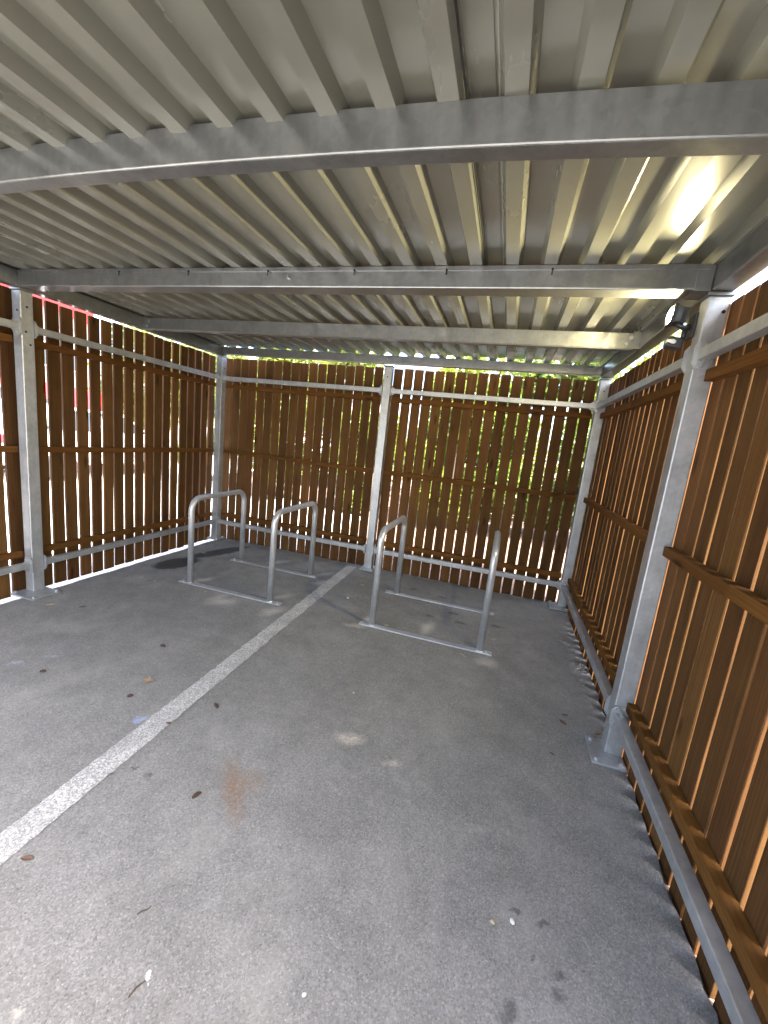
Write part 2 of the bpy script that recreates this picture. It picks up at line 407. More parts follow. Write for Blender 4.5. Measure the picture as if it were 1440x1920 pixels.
# ------------------------------------------------------------------ steel shelter frame
sh = empty('cycle_shelter', (0, 0, 0), 'galvanised steel cycle shelter frame with corrugated sheet roof over the asphalt bay', 'cycle shelter')
ZT = 2.235                                  # underside of the roof ribs
def bolt_bm(axis='z', r=.011, h=.012):
    bm = bmesh.new(); cyl(bm, (0, 0, 0), r, h, axis, 6); return bm
BOLT = {}
def bolt(parent, loc, axis='z', name='bolt', mat='galvanised_steel', r=.011):
    key = (axis, mat, r)
    if key not in BOLT:
        o = bm_obj(name, bolt_bm(axis, r, .014), mat, parent, loc); BOLT[key] = o.data; return o
    o = bpy.data.objects.new(name, BOLT[key]); link(o, parent); o.location = loc; return o
def post(x, y, plate, holes=()):
    bm = bmesh.new(); abox(bm, -H, H, -H, H, 0.009, 2.118, .006, 3)
    p = bm_obj('post', bm, 'galvanised_steel', sh, (x, y, 0))
    x0, x1, y0, y1 = plate
    box_obj('base_plate', x0 - x, x1 - x, y0 - y, y1 - y, .001, .013, 'galvanised_steel', p, .002)
    for bx in (x0 + .022, x1 - .022):
        for by in (y0 + .022, y1 - .022):
            if abs(bx - x) < H + .012 and abs(by - y) < H + .012: continue
            bolt(p, (bx - x, by - y, .020))
    cap = bm_obj('cap_plate', (lambda b: (abox(b, -.047, .047, -.047, .047, 2.118, 2.132, .002), b)[1])(bmesh.new()), 'galvanised_beam', p)
    for hx, hy, hz, ax in holes:
        b = bmesh.new(); cyl(b, (0, 0, 0), .007, .004, ax, 12)
        bm_obj('bolt_hole', b, 'dark_hole', p, (hx, hy, hz))
    return p
post(0, 0, (-.05, .10, -.105, .05), [(H, 0, 2.0, 'x')])
post(0, -D, (-.05, .185, -D - .14, -D + .06), [(H, 0.0, 2.02, 'x'), (0.01, -H, 1.99, 'y'), (H, .012, 1.78, 'x'), (H, -.012, 1.86, 'x')])
post(1.997, 0, (1.925, 2.075, -.115, .05), [(1.997 - 1.997, -H, 2.02, 'y')])
post(W, 0, (3.86, 4.02, -.13, .05), [(0, -H, 2.02, 'y')])
post(W, -D, (3.868, 4.02, -D - .135, -D + .055), [(.022, -H, 2.058, 'y')])

def beam_box(name, x0, x1, y0, y1, z0, z1, bev=.006):
    return box_obj(name, x0, x1, y0, y1, z0, z1, 'galvanised_beam', sh, bev)
side_l = beam_box('side_beam', -.042, .038, -4.68, .042, 2.134, ZT - .001)
side_r = beam_box('side_beam', W - .038, W + .042, -4.68, .042, 2.134, ZT - .001)
b3 = beam_box('cross_beam', .0385, W - .0385, -H, H, 2.150, ZT - .008)
b1 = beam_box('cross_beam', .0385, W - .0385, -D - .045, -D + .06, 2.138, ZT - .004)
# lip and stitching screws along the front beam's top edge
box_obj('top_flange', .06, W - .06, -D - .052, -D - .0452, ZT - .022, ZT - .002, 'galvanised_beam', b1 if False else sh, .001)
def on_parent(o, p):
    o.parent = p; o.location = Vector(o.location) - Vector(p.location)
for x in (.90, 1.40, 1.91, 2.40, 2.861, 3.327):
    b = bmesh.new(); cyl(b, (0, 0, 0), .005, .008, 'y', 8); cyl(b, (0, -.002, -.012), .0025, .022, 'z', 6)
    on_parent(bm_obj('screw', b, 'dark_hole', sh, (x, -D - .055, ZT - .02)), b1)
bb = bolt(sh, (2.026, -D - .049, 2.186), 'y', 'bolt', 'bright_zinc', .009); on_parent(bb, b1)
bb = bolt(sh, (1.985, -H - .005, 2.190), 'y', 'bolt', 'bright_zinc', .008); on_parent(bb, b3)
for x in (.10, W - .10):
    bb = bolt(sh, (x, -H - .005, ZT - .012), 'y', 'bolt', 'bright_zinc', .010); on_parent(bb, b3)
# end plates welded on the front beam
for x0, x1 in ((.0395, .062), (W - .10, W - .041)):
    o = box_obj('end_plate', x0, x1, -D - .0485, -D + .063, 2.134, ZT - .003, 'galvanised_beam', sh, .002); on_parent(o, b1)
# channel purlins, open side to the back
def purlin(y, x0, x1, zt, h, fl, camber=0.0):
    t = .005; c = ((x0 + x1) / 2, y, zt - h / 2)
    pts = [(0, -h / 2), (fl, -h / 2), (fl, -h / 2 + .014), (fl - t, -h / 2 + .014), (fl - t, -h / 2 + t), (t, -h / 2 + t), (t, h / 2 - t), (fl, h / 2 - t), (fl, h / 2), (0, h / 2)]
    bm = bmesh.new(); prism(bm, pts, (x0 - c[0], x1 - c[0]), 'x')
    es = [e for e in bm.edges if abs(e.verts[0].co.y) < 1e-6 and abs(e.verts[1].co.y) < 1e-6 and abs(e.verts[0].co.x - e.verts[1].co.x) > .5]
    bmesh.ops.bevel(bm, geom=es, offset=.006, segments=3, affect='EDGES')
    if camber:
        for i in range(1, 16):
            xx = (x0 - c[0]) + (x1 - x0) * i / 16
            bmesh.ops.bisect_plane(bm, geom=bm.verts[:] + bm.edges[:] + bm.faces[:], plane_co=(xx, 0, 0), plane_no=(1, 0, 0))
        for v in bm.verts: v.co.z += camber * (.4 - (v.co.x / ((x1 - x0) / 2)) ** 2)
    o = bm_obj('purlin', bm, 'galvanised_beam', sh, c)
    for sx, xe in ((-1, x0), (1, x1)):
        cl = box_obj('cleat', xe - .05, xe + .05, y + .006, y + .014, zt - h + .006, zt - .008, 'galvanised_beam', sh, .001) if sx else None
        xa, xb = (xe - .11, xe + .02) if sx < 0 else (xe - .02, xe + .05)
        on_parent(cl, o)
        for dx in (-.02, .02):
            bb = bolt(sh, (xe - sx * .03 + dx * .6, y - .005, zt - h / 2 + dx), 'y'); on_parent(bb, o)
    return o
purlin(-2.995, .039, W - .039, ZT - .002, .106, .058, .06)
purlin(-1.11, .08, 3.905, 2.222, .098, .055)
# little hanging lugs that carry the inner purlin
for x in (.06, 3.92):
    box_obj('hanger', x - .022, x + .022, -1.105, -1.062, 2.13, ZT - .002, 'galvanised_beam', sh, .002)

# roof sheets: box profile, ribs running front to back
PITCH, RIB0 = .16, 3.038
LOW, SLP, DEP, TH = .053, .017, .038, .0012
def roof_sheet(k0, k1, zoff, cut_right=0.0, x_max=None):
    """ribs k0..k1-1; rib k has its right upper edge at RIB0 + k*PITCH"""
    pts = []
    for k in range(k0, k1):
        xr_ = RIB0 + k * PITCH
        pts += [(xr_ - 2 * SLP - LOW, DEP), (xr_ - SLP - LOW, 0), (xr_ - SLP, 0), (xr_, DEP)]
    pts.append((RIB0 + k1 * PITCH - 2 * SLP - LOW - .006 - cut_right, DEP))
    if x_max: pts = [p for p in pts if p[0] <= x_max] + [(x_max, DEP)]
    poly = pts + [(x, z + TH) for x, z in pts[::-1]]
    c = (pts[0][0], -2.03, ZT + zoff)
    bm = bmesh.new(); prism(bm, [(x - c[0], z) for x, z in poly], (-2.67, 2.085), 'y')  # front end lengthened out of view to keep sun off the floor
    # panel ends are n-gons: split them
    bmesh.ops.triangulate(bm, faces=[f for f in bm.faces if len(f.verts) > 4])
    return bm_obj('roof_sheet', bm, 'roof', sh, c)
roof_sheet(-19, -17, .0)
roof_sheet(-17, -11, .0); roof_sheet(-11, -5, .0); roof_sheet(-5, 1, .0, .004); roof_sheet(1, 7, .0, 0, W + .10)
# overlapping lap strip beside the dark joint
for k in (1, -5, -11, -17):
    x = RIB0 + k * PITCH - 2 * SLP - LOW - .012
    box_obj('lap_strip', x - .03, x + .03, -4.70, .05, ZT + DEP + .004, ZT + DEP + .0055, 'roof', sh)
# narrow dark lap edge hanging on one rib
o = box_obj('lap_edge', RIB0 - SLP + .012, RIB0 - SLP + .0165, -4.70, -D + .02, ZT + .012, ZT + .0165, 'dark_hole', sh)
# roof edge strips, added to block sun coming in above the boards
for xe, s_ in ((-.135, 1), (W + .135, -1)):
    bm = bmesh.new()
    zd = 2.166 if s_ > 0 else 2.235
    prism(bm, [(xe, zd), (xe + .003 * s_, zd), (xe + .003 * s_, ZT + DEP + .006), (xe + .20 * s_, ZT + DEP + .006), (xe + .20 * s_, ZT + DEP + .009), (xe, ZT + DEP + .009)], (-4.71, .15), 'y')
    bm_obj('sun_block_strip', bm, 'roof', sh)

# rails
OCT = [(-.5, -.30), (-.30, -.5), (.30, -.5), (.5, -.30), (.5, .30), (.30, .5), (-.30, .5), (-.5, .30)]
def rail(axis, a, b, cross, z, ends=(1, 1)):
    """box rail with octagonal bolted end plates. axis 'x' or 'y'; a<b"""
    R2 = .0225
    mid = (a + b) / 2
    loc = (mid, cross, z) if axis == 'x' else (cross, mid, z)
    bm = bmesh.new(); h = (b - a) / 2
    if axis == 'x': abox(bm, -h, h, -R2, R2, -R2, R2, .004, 2)
    else: abox(bm, -R2, R2, -h, h, -R2, R2, .004, 2)
    o = bm_obj('rail', bm, 'galvanised_steel', sh, loc)
    for sgn, e in ((-1, ends[0]), (1, ends[1])):
        if not e: continue
        bm = bmesh.new()
        t0, t1 = sorted((sgn * (h - .001), sgn * (h - .010)))
        prism(bm, [(p * .076, q * .112) for p, q in OCT], (t0, t1), axis)
        # gusset
        g0, g1 = sgn * (h - .010), sgn * (h - .048)
        for zz in (1, -1):
            tri = [(g0, zz * .0228), (g0, zz * .052), (g1, zz * .0228)]
            prism(bm, tri, (-.006, .006), 'y' if axis == 'x' else 'x')
        ep = bm_obj('end_plate', bm, 'galvanised_steel', o)
        for zz in (-.040, .040):
            for cc in (-.024, .024):
                pass
            p = (sgn * (h - .016), -.012, zz) if axis == 'x' else (-.012, sgn * (h - .016), zz)
            bolt(o, p, axis)
    return o
for z in (.217, 1.888):
    rail('x', H, 1.997 - H, -.0175, z); rail('x', 1.997 + H, W - H, -.0175, z)
    rail('y', -D + H, -H, .0175, z); rail('y', -4.02, -D - H, .0175, z, (0, 1))
    rail('y', -D + H, -H, W - .0175, z); rail('y', -4.62, -D - H, W - .0145, z, (0, 1))

# ------------------------------------------------------------------ timber screens
BO = .095
def board_mesh(i, wdt, th, h):
    r = random.Random(100 + i)
    bm = bmesh.new(); n = 7; rings = []
    bow = r.uniform(-.003, .003)
    for k in range(n + 1):
        t = k / n; z = -h / 2 + h * t
        dx = bow * math.sin(math.pi * t); e0 = r.uniform(-.0013, .0013); e1 = r.uniform(-.0013, .0013)
        tw = r.uniform(-.0006, .0006)
        rings.append([bm.verts.new(p) for p in ((-wdt / 2 + dx + e0, -th / 2 + tw, z), (wdt / 2 + dx + e1, -th / 2 - tw, z), (wdt / 2 + dx + e1, th / 2, z), (-wdt / 2 + dx + e0, th / 2, z))])
    for a, b in zip(rings, rings[1:]):
        for k in range(4): bm.faces.new((a[k], a[(k + 1) % 4], b[(k + 1) % 4], b[k]))
    bm.faces.new(rings[0][::-1]); bm.faces.new(rings[-1])
    bmesh.ops.recalc_face_normals(bm, faces=bm.faces)
    me = bpy.data.meshes.new('board'); bm.to_mesh(me); bm.free(); me.materials.append(MAT['stained_board']); return me
BT, BH = .020, 2.165
BZ0 = -.035
BOARDS = [board_mesh(i, .0925, BT, BH) for i in range(8)]
BOARDS_NARROW = [board_mesh(i, .0872, BT, BH) for i in range(8)]  # left wall: narrower boards widen the gaps to imitate blown-out bright edges
BOARDS_LONG = [board_mesh(i, .0880, BT, BH + .07) for i in range(8)]
def batten_mesh(length, h, dp):
    bm = bmesh.new(); abox(bm, -length / 2, length / 2, -dp / 2, dp / 2, -h / 2, h / 2, .0015, 1)
    # grain along the batten: store it upright so that the wood grain follows its length
    me = bpy.data.meshes.new('batten')
    bmesh.ops.rotate(bm, verts=bm.verts, cent=(0, 0, 0), matrix=Matrix.Rotation(math.radians(-90), 3, 'Y'))
    bm.to_mesh(me); bm.free(); me.materials.append(MAT['stained_batten']); return me
def screen(label, origin, rz, s0, pitch, nb, joint, ends, long=False, gap=.004, kind=None, bo=BO):
    """local x runs along the wall, +y points outwards; board i centre at s0 + i*pitch"""
    e = empty('timber_screen', origin, label, 'fence', 'timber board screens of the shelter', rz)
    for i in range(nb):
        o = bpy.data.objects.new('board', random.choice(kind or (BOARDS_LONG if long else BOARDS))); link(o, e)
        o.location = (s0 + i * pitch + random.uniform(-.0018, .0018), bo + BT / 2 + random.uniform(-.001, .001), BZ0 + BH / 2 + random.uniform(-.006, .006) - (.066 if long else 0))
        o.rotation_euler = (0, random.uniform(-.0011, .0011), random.choice((0, math.pi)) + random.uniform(-.012, .012))
    for zl, zh in ((.262, .308), (1.038, 1.082), (1.786, 1.832)):
        for a, b in ((ends[0], joint - gap / 2), (joint + gap / 2, ends[1])):
            if b - a < .05: continue
            o = bpy.data.objects.new('batten', batten_mesh(b - a, zh - zl, .043)); link(o, e)
            o.location = ((a + b) / 2, bo - .0225, (zl + zh) / 2 + random.uniform(-.003, .003))
            o.rotation_euler = (0, math.pi / 2, 0)
    return e
PB = .1078
# back wall: local x = world x
screen('board screen of the back wall, left half, with yellow green gaps', (0, 0, 0), 0, .0265, PB, 18, .99, (-.02, 1.915))
screen('board screen of the back wall, right half, with darker green foliage behind', (0, 0, 0), 0, 2.070, .1071, 18, 3.03, (2.02, 3.942))
# left wall: outwards is -x ; local x = -y... rotate so that local +y -> -x : rz = +90deg, local x -> world +y
screen('brown board screen of the left wall between the square post and the back corner post', (0, -D, 0), math.pi / 2, .0395, .1085, 19, 1.028, (.0, 2.05), kind=BOARDS_NARROW)  # first board is hidden by the post, added to block a sun gap
screen('board screen cut off by the left edge of the photo, beyond the square post', (0, -D - 2.0, 0), math.pi / 2, .115, .1085, 18, 1.03, (.06, 2.015 - .05), kind=BOARDS_NARROW)
# right wall: outwards is +x : rz = -90deg, local x -> world -y
screen('brown board screen of the right wall behind the floodlight, running to the back corner', (W, 0, 0), -math.pi / 2, -.058, .1068, 20, .99, (.045, 1.972), True, bo=.05)  # last board is hidden behind the post, added to stop a sun stripe
screen('near brown board screen of the right wall with a split batten, nearest the camera', (W, -D, 0), -math.pi / 2, .062, .1052, 24, .604, (.05, 2.62), True, bo=.05)  # run extended out of view to keep sun patches off the floor

# ------------------------------------------------------------------ cycle stands
def hoop(name, x, y0, y1, parent, R_=.024, zt=.75, br=.10):
    pts = [(0, 0, .008)]
    ln_ = y1 - y0
    zt -= R_ * .2
    for k in range(9):
        a = math.pi / 2 * k / 8; pts.append((0, br - br * math.cos(a), zt - br + br * math.sin(a)))
    for k in range(9):
        a = math.pi / 2 * k / 8; pts.append((0, ln_ - br + br * math.sin(a), zt - br + br * math.cos(a)))
    pts.append((0, ln_, .008))
    bm = bmesh.new(); tube(bm, pts, R_, 18)
    o = bm_obj(name, bm, 'galvanised_tube', parent, (x, y0, 0), True)
    b = bmesh.new(); cyl(b, (0, -R_ - .0002, 0), .007, .0012, 'y', 10)
    bm_obj('vent_hole', b, 'dark_hole', o, (0, br * .29 - .0, zt - br * .29 - .02))
    for yy in (0, ln_):
        b = bmesh.new()
        bmesh.ops.create_cone(b, cap_ends=False, segments=18, radius1=R_ + .006, radius2=R_, depth=.008, matrix=Matrix.Translation((0, yy, .0125)))
        bm_obj('weld', b, 'galvanised_tube', o, None, True)
    return o
def stand(label, bars, hoops):
    e = empty('cycle_stand', (bars[0][0], bars[0][2], 0), label, 'cycle stand', 'galvanised cycle stands on the asphalt')
    ex, ey = e.location.x, e.location.y
    for x0, x1, y in bars:
        b = box_obj('base_bar', x0 - ex, x1 - ex, y - .026 - ey, y + .026 - ey, .0005, .0085, 'galvanised_tube', e, .0015)
        for xx in (x0 + .035, x1 - .035):
            o = bolt(b, (0, 0, 0)); o.location = (xx - (x0 + x1) / 2, 0, .008)
    for x, y0, y1 in hoops: hoop('hoop', x - ex, y0 - ey, y1 - ey, e)
    return e
stand('pair of galvanised hoop stands on flat bars, in the bay left of the white line', [(.70, 1.695, -1.325), (.68, 1.665, -.595)], [(.800, -1.322, -.600), (1.592, -1.322, -.600)])
stand('pair of galvanised hoop stands on flat bars, in the bay right of the white line', [(2.375, 3.37, -1.312), (2.365, 3.362, -.572)], [(2.472, -1.308, -.580), (3.285, -1.308, -.580)])

# ------------------------------------------------------------------ floodlight on the right post
fl = empty('floodlight', (W - H, -1.965, 2.03), 'small black floodlight with lit lens and motion sensor on the right post', 'floodlight')
rotz = Matrix.Rotation(math.radians(-3), 4, 'Z') @ Matrix.Rotation(math.radians(6), 4, 'Y') @ Matrix.Scale(.70, 4)
bm = bmesh.new(); abox(bm, -.013, -.0005, -.035, .035, -.055, .045, .003)     # wall plate on the post
bm_obj('wall_plate', bm, 'black_plastic', fl)
bm = bmesh.new(); tube(bm, [(-.008, 0, -.008), (-.04, 0, -.006), (-.065, 0, .008)], .013, 10); bm_obj('arm', bm, 'black_plastic', fl, None, True)
bm = bmesh.new()                                                                # finned tapered head, opening towards -x
secs = [(-.055, .034, .030), (-.085, .050, .040), (-.115, .060, .048), (-.125, .066, .054), (-.140, .066, .054)]
rings = []
for x, a, b in secs: rings.append([bm.verts.new((x, sx * a, sz * b)) for sx, sz in ((-1, -1), (1, -1), (1, 1), (-1, 1))])
for r0, r1 in zip(rings, rings[1:]):
    for k in range(4): bm.faces.new((r0[k], r0[(k + 1) % 4], r1[(k + 1) % 4], r1[k]))
bm.faces.new(rings[0]); bm.faces.new(rings[-1][::-1])
bmesh.ops.recalc_face_normals(bm, faces=bm.faces)
for k in range(5):
    yk = -.036 + k * .018
    abox(bm, -.108, -.052, yk - .002, yk + .002, -.046, .046)
bmesh.ops.transform(bm, verts=bm.verts, matrix=Matrix.Translation((.0, 0, .03)) @ rotz)
hd = bm_obj('lamp_head', bm, 'black_plastic', fl)
bm = bmesh.new(); bmesh.ops.create_uvsphere(bm, u_segments=16, v_segments=8, radius=1.0, matrix=Matrix.Translation((0, 0, .03)) @ rotz @ Matrix.Translation((-.139, 0, 0)) @ Matrix.Diagonal((.009, .060, .048, 1)))
bm_obj('lens', bm, 'lamp_glass', hd, None, True)
bm = bmesh.new(); abox(bm, -.080, -.014, -.028, .028, -.108, -.062, .010)
bmesh.ops.transform(bm, verts=bm.verts, matrix=Matrix.Rotation(math.radians(10), 4, 'Y'))
sn = bm_obj('sensor', bm, 'black_plastic', fl)
bm = bmesh.new(); bmesh.ops.create_uvsphere(bm, u_segments=14, v_segments=8, radius=1.0, matrix=Matrix.Rotation(math.radians(10), 4, 'Y') @ Matrix.Translation((-.060, -.014, -.085)) @ Matrix.Diagonal((.024, .018, .016, 1)))
bm_obj('sensor_window', bm, 'sensor_white', sn, None, True)
bm = bmesh.new(); tube(bm, [(-.03, 0, -.015), (-.032, 0, -.062)], .010, 8); bm_obj('sensor_joint', bm, 'black_plastic', fl, None, True)
for yy in (-.03, .022):
    bm = bmesh.new(); cyl(bm, (-.045, yy, -.005), .006, .012, 'y', 8); bm_obj('screw', bm, 'bright_zinc', fl)

# ------------------------------------------------------------------ small things on the asphalt
def leaf_obj(x, y, size, mat, label, rz, lobes=0, curl=.25, name='dead_leaf', aspect=.5):
    bm = bmesh.new(); n = 7; c = []; l = []; r = []
    for i in range(n + 1):
        t = i / n; wv = math.sin(math.pi * min(1, t * 1.02)) ** .8 * aspect * .5
        if lobes: wv *= 1 + .55 * math.cos(t * math.pi * 2 * lobes)
        z = curl * .3 * (t - .5) ** 2 + .02
        c.append(bm.verts.new((t - .5, 0, z))); l.append(bm.verts.new((t - .5 + random.uniform(-.03, .03), wv + .01, z + curl * wv * .7))); r.append(bm.verts.new((t - .5 + random.uniform(-.03, .03), -wv - .01, z + curl * wv * .5)))
    for i in range(n): bm.faces.new((c[i], c[i + 1], l[i + 1], l[i])); bm.faces.new((r[i], r[i + 1], c[i + 1], c[i]))
    bmesh.ops.scale(bm, vec=(size, size, size), verts=bm.verts)
    o = bm_obj(name, bm, mat, None, (x, y, .003), False); o.rotation_euler = (0, 0, rz)
    return props(o, label, 'leaf', 'dead leaves scattered on the asphalt')
def catkin(x, y, ln_, rz, label):
    ln_ *= .8
    bm = bmesh.new(); pts = []; rr = []
    for i in range(9):
        t = i / 8; pts.append(((t - .5) * ln_, .12 * ln_ * math.sin(math.pi * t), .006)); rr.append((.0015 + .006 * math.sin(math.pi * min(1, t + .03)) ** .6) * (1 + .18 * (i % 2)))
    tube(bm, pts, rr, 8); o = bm_obj('catkin', bm, 'brown_catkin', None, (x, y, .001)); o.rotation_euler = (0, 0, rz)
    return props(o, label, 'catkin', 'fallen brown catkins on the asphalt')
def pebble(x, y, s_, label, mat='pale_stone'):
    bm = bmesh.new(); bmesh.ops.create_icosphere(bm, subdivisions=2, radius=s_)
    for v in bm.verts: v.co *= random.uniform(.8, 1.15)
    bmesh.ops.scale(bm, vec=(1, .75, .5), verts=bm.verts)
    o = bm_obj('pebble', bm, mat, None, (x, y, s_ * .42), True); o.rotation_euler = (0, 0, random.uniform(0, 6))
    return props(o, label, 'pebble', 'pale pebbles on the asphalt')
catkin(1.082, -2.702, .036, .6, 'dark red brown catkin below the blue chalk marks at the left')
catkin(1.635, -2.667, .034, .8, 'dark red brown catkin between the tan lobed leaf and the blue chalk spot')
catkin(1.405, -2.23, .045, .1, 'thin dark catkin left of the white line, nearest the left cycle stand')
catkin(2.056, -2.555, .05, -.6, 'curled brown catkin just right of the white line')
catkin(2.332, -3.003, .045, 1.2, 'curled brown catkin left of the rust stain')
leaf_obj(1.604, -2.531, .052, 'tan_leaf', 'tan lobed leaf on the asphalt above a dark catkin, left of the white line', .4, 2, .2, aspect=.8)
leaf_obj(1.036, -1.413, .035, 'yellow_leaf', 'small pale leaf close to the front bar of the left cycle stand', 2.0)
leaf_obj(.393, -1.446, .050, 'yellow_leaf', 'curled pale leaf near the left wall, beside a smaller one', .3, 0, .6, aspect=.3)
leaf_obj(.549, -1.451, .042, 'yellow_leaf', 'small curled pale leaf between the left wall and the left cycle stand', -.4, 0, .6, aspect=.3)
leaf_obj(.328, -.593, .07, 'yellow_leaf', 'pale curled leaf lying on the wet patch in the back corner', .2, 0, .5, aspect=.3)
leaf_obj(.535, -2.067, .050, 'orange_leaf', 'brown leaf in front of the left square post, farther from its base plate', .9)
leaf_obj(.335, -2.144, .060, 'yellow_leaf', 'straw coloured leaf next to the base plate of the left square post', .8, 0, .5, aspect=.35)
leaf_obj(2.123, -.541, .050, 'yellow_leaf', 'yellow leaf in front of the middle back post, the larger one', .1, 0, .2, aspect=.6)
leaf_obj(2.065, -.442, .045, 'tan_leaf', 'tan leaf in front of the middle back post, behind the yellow one', 1.0, 0, .3)
leaf_obj(3.374, -1.071, .045, 'yellow_leaf', 'straw leaf right of the right cycle stand near its front bar end', .2, 0, .4, aspect=.4)
leaf_obj(2.576, -1.270, .040, 'yellow_leaf', 'cream leaf lying on the front bar of the right cycle stand', .3, 0, .3, aspect=.7).location.z = .010
leaf_obj(3.18, -1.428, .065, 'yellow_leaf', 'narrow pale strip of leaf in front of the right cycle stand', -.7, 0, .1, aspect=.2)
leaf_obj(2.018, -3.382, .040, 'orange_leaf', 'brown leaf beside the near end of the white line', .3, 0, .4, aspect=.4)
leaf_obj(1.944, -2.739, .028, 'orange_leaf', 'small red brown leaf on the right edge of the white line', .2, 0, .3)
leaf_obj(3.77, -1.895, .055, 'orange_leaf', 'upper brown leaf of two close to the right wall, behind the right base plate', -.9, 0, .4, aspect=.4)
leaf_obj(3.79, -1.82, .042, 'orange_leaf', 'lower brown leaf of two close to the right wall, farther from the right base plate', .2, 0, .4, aspect=.4)
leaf_obj(3.942, -1.912, .045, 'orange_leaf', 'orange brown leaf against the right square post beside its base plate', .6, 0, .5)
leaf_obj(3.689, -2.175, .035, 'orange_leaf', 'small orange leaf left of the base plate of the right square post', -.6, 0, .4, aspect=.35)
pebble(2.115, -.91, .012, 'whitish pebble between the white line and the right cycle stand')
pebble(2.977, -3.365, .006, 'tiny pale pebble in the middle of the near floor')
pebble(3.494, -2.996, .010, 'pale pebble beside the dark oil drips, nearest the right wall')
pebble(3.435, -3.019, .008, 'yellowish pebble left of the dark oil drips', 'yellow_leaf')
pebble(2.645, -2.147, .006, 'tiny white pebble in front of the right cycle stand')
bm = bmesh.new(); tube(bm, [(-.018, 0, .003), (-.006, .002, .004), (.008, -.001, .003), (.018, .004, .003)], [.0018, .002, .0016, .001], 7)
o = bm_obj('twig', bm, 'twig_bark', None, (2.462, -3.364, .0)); o.rotation_euler = (0, 0, .9); props(o, 'short dark twig on the bright near floor below the rust stain', 'twig')
bm = bmesh.new(); tube(bm, [(-.02, 0, .003), (0, .003, .004), (.02, -.002, .003)], [.0018, .0024, .0015], 7)
o = bm_obj('twig', bm, 'twig_bark', None, (2.583, -3.50, .0)); o.rotation_euler = (0, 0, 1.3); props(o, 'dark twig at the bottom edge of the photo, beside the white splat', 'twig')

# ------------------------------------------------------------------ trees and shrubs outside
def leaf_cloud(centres, radii, n, size, seed):
    r = np.random.default_rng(seed)
    idx = r.integers(0, len(centres), n)
    d = r.normal(size=(n, 3)); d /= np.linalg.norm(d, axis=1)[:, None]
    rad = r.random(n) ** .45
    c = np.array(centres)[idx] + d * rad[:, None] * np.array(radii)[idx]
    u = r.normal(size=(n, 3)); u /= np.linalg.norm(u, axis=1)[:, None]
    v = np.cross(u, r.normal(size=(n, 3))); v /= np.linalg.norm(v, axis=1)[:, None]
    s = size * r.uniform(.6, 1.3, n)[:, None]
    P = np.stack([c - u * s, c + v * s * .5, c + u * s, c - v * s * .5], 1).reshape(-1, 3)
    me = bpy.data.meshes.new('crown'); me.vertices.add(4 * n); me.vertices.foreach_set('co', P.ravel())
    me.loops.add(4 * n); me.loops.foreach_set('vertex_index', np.arange(4 * n, dtype=np.int32))
    me.polygons.add(n); me.polygons.foreach_set('loop_start', np.arange(0, 4 * n, 4, dtype=np.int32))
    me.polygons.foreach_set('loop_total', np.full(n, 4, dtype=np.int32)); me.update(calc_edges=True)
    return me
def make_tree(x, y, h, rad, zlow, seed, lmat, label, name='tree', cat='tree', group='trees behind the shelter', n=5200, bark='bark', tr=.11):
    e = empty(name, (x, y, -.08), label, cat, group)
    r = random.Random(seed)
    bm = bmesh.new()
    top = h * .8
    tp = [(0, 0, 0), (r.uniform(-.06, .06), r.uniform(-.06, .06), top * .35), (r.uniform(-.15, .15), r.uniform(-.15, .15), top * .7), (r.uniform(-.2, .2), r.uniform(-.2, .2), top)]
    tube(bm, tp, [tr, tr * .8, tr * .5, tr * .15], 9)
    cs, rs = [], []
    for k in range(11):
        a = r.uniform(0, 6.283); q = r.uniform(.15, .75) * rad; z = zlow + (h - zlow) * r.uniform(.05, .95)
        sc = 1 - .45 * abs((z - zlow) / (h - zlow) - .4)
        c = (math.cos(a) * q, math.sin(a) * q, z); cs.append(c); rs.append((rad * .48 * sc * r.uniform(.7, 1.2),) * 2 + (rad * .42 * sc * r.uniform(.7, 1.2),))
        zb_ = max(.3, min(top * .9, z - .5 * q)); f = zb_ / top
        p0 = Vector((0, 0, zb_)); tube(bm, [p0, p0.lerp(Vector(c), .55) + Vector((0, 0, -.08)), Vector(c)], [tr * .35, tr * .2, tr * .06], 6)
    bm_obj('trunk', bm, bark, e, None, True)
    me = leaf_cloud(cs, rs, n, .08 if name == 'tree' else .062, seed); me.materials.append(MAT[lmat])
    link(bpy.data.objects.new('crown', me), e)
    return e
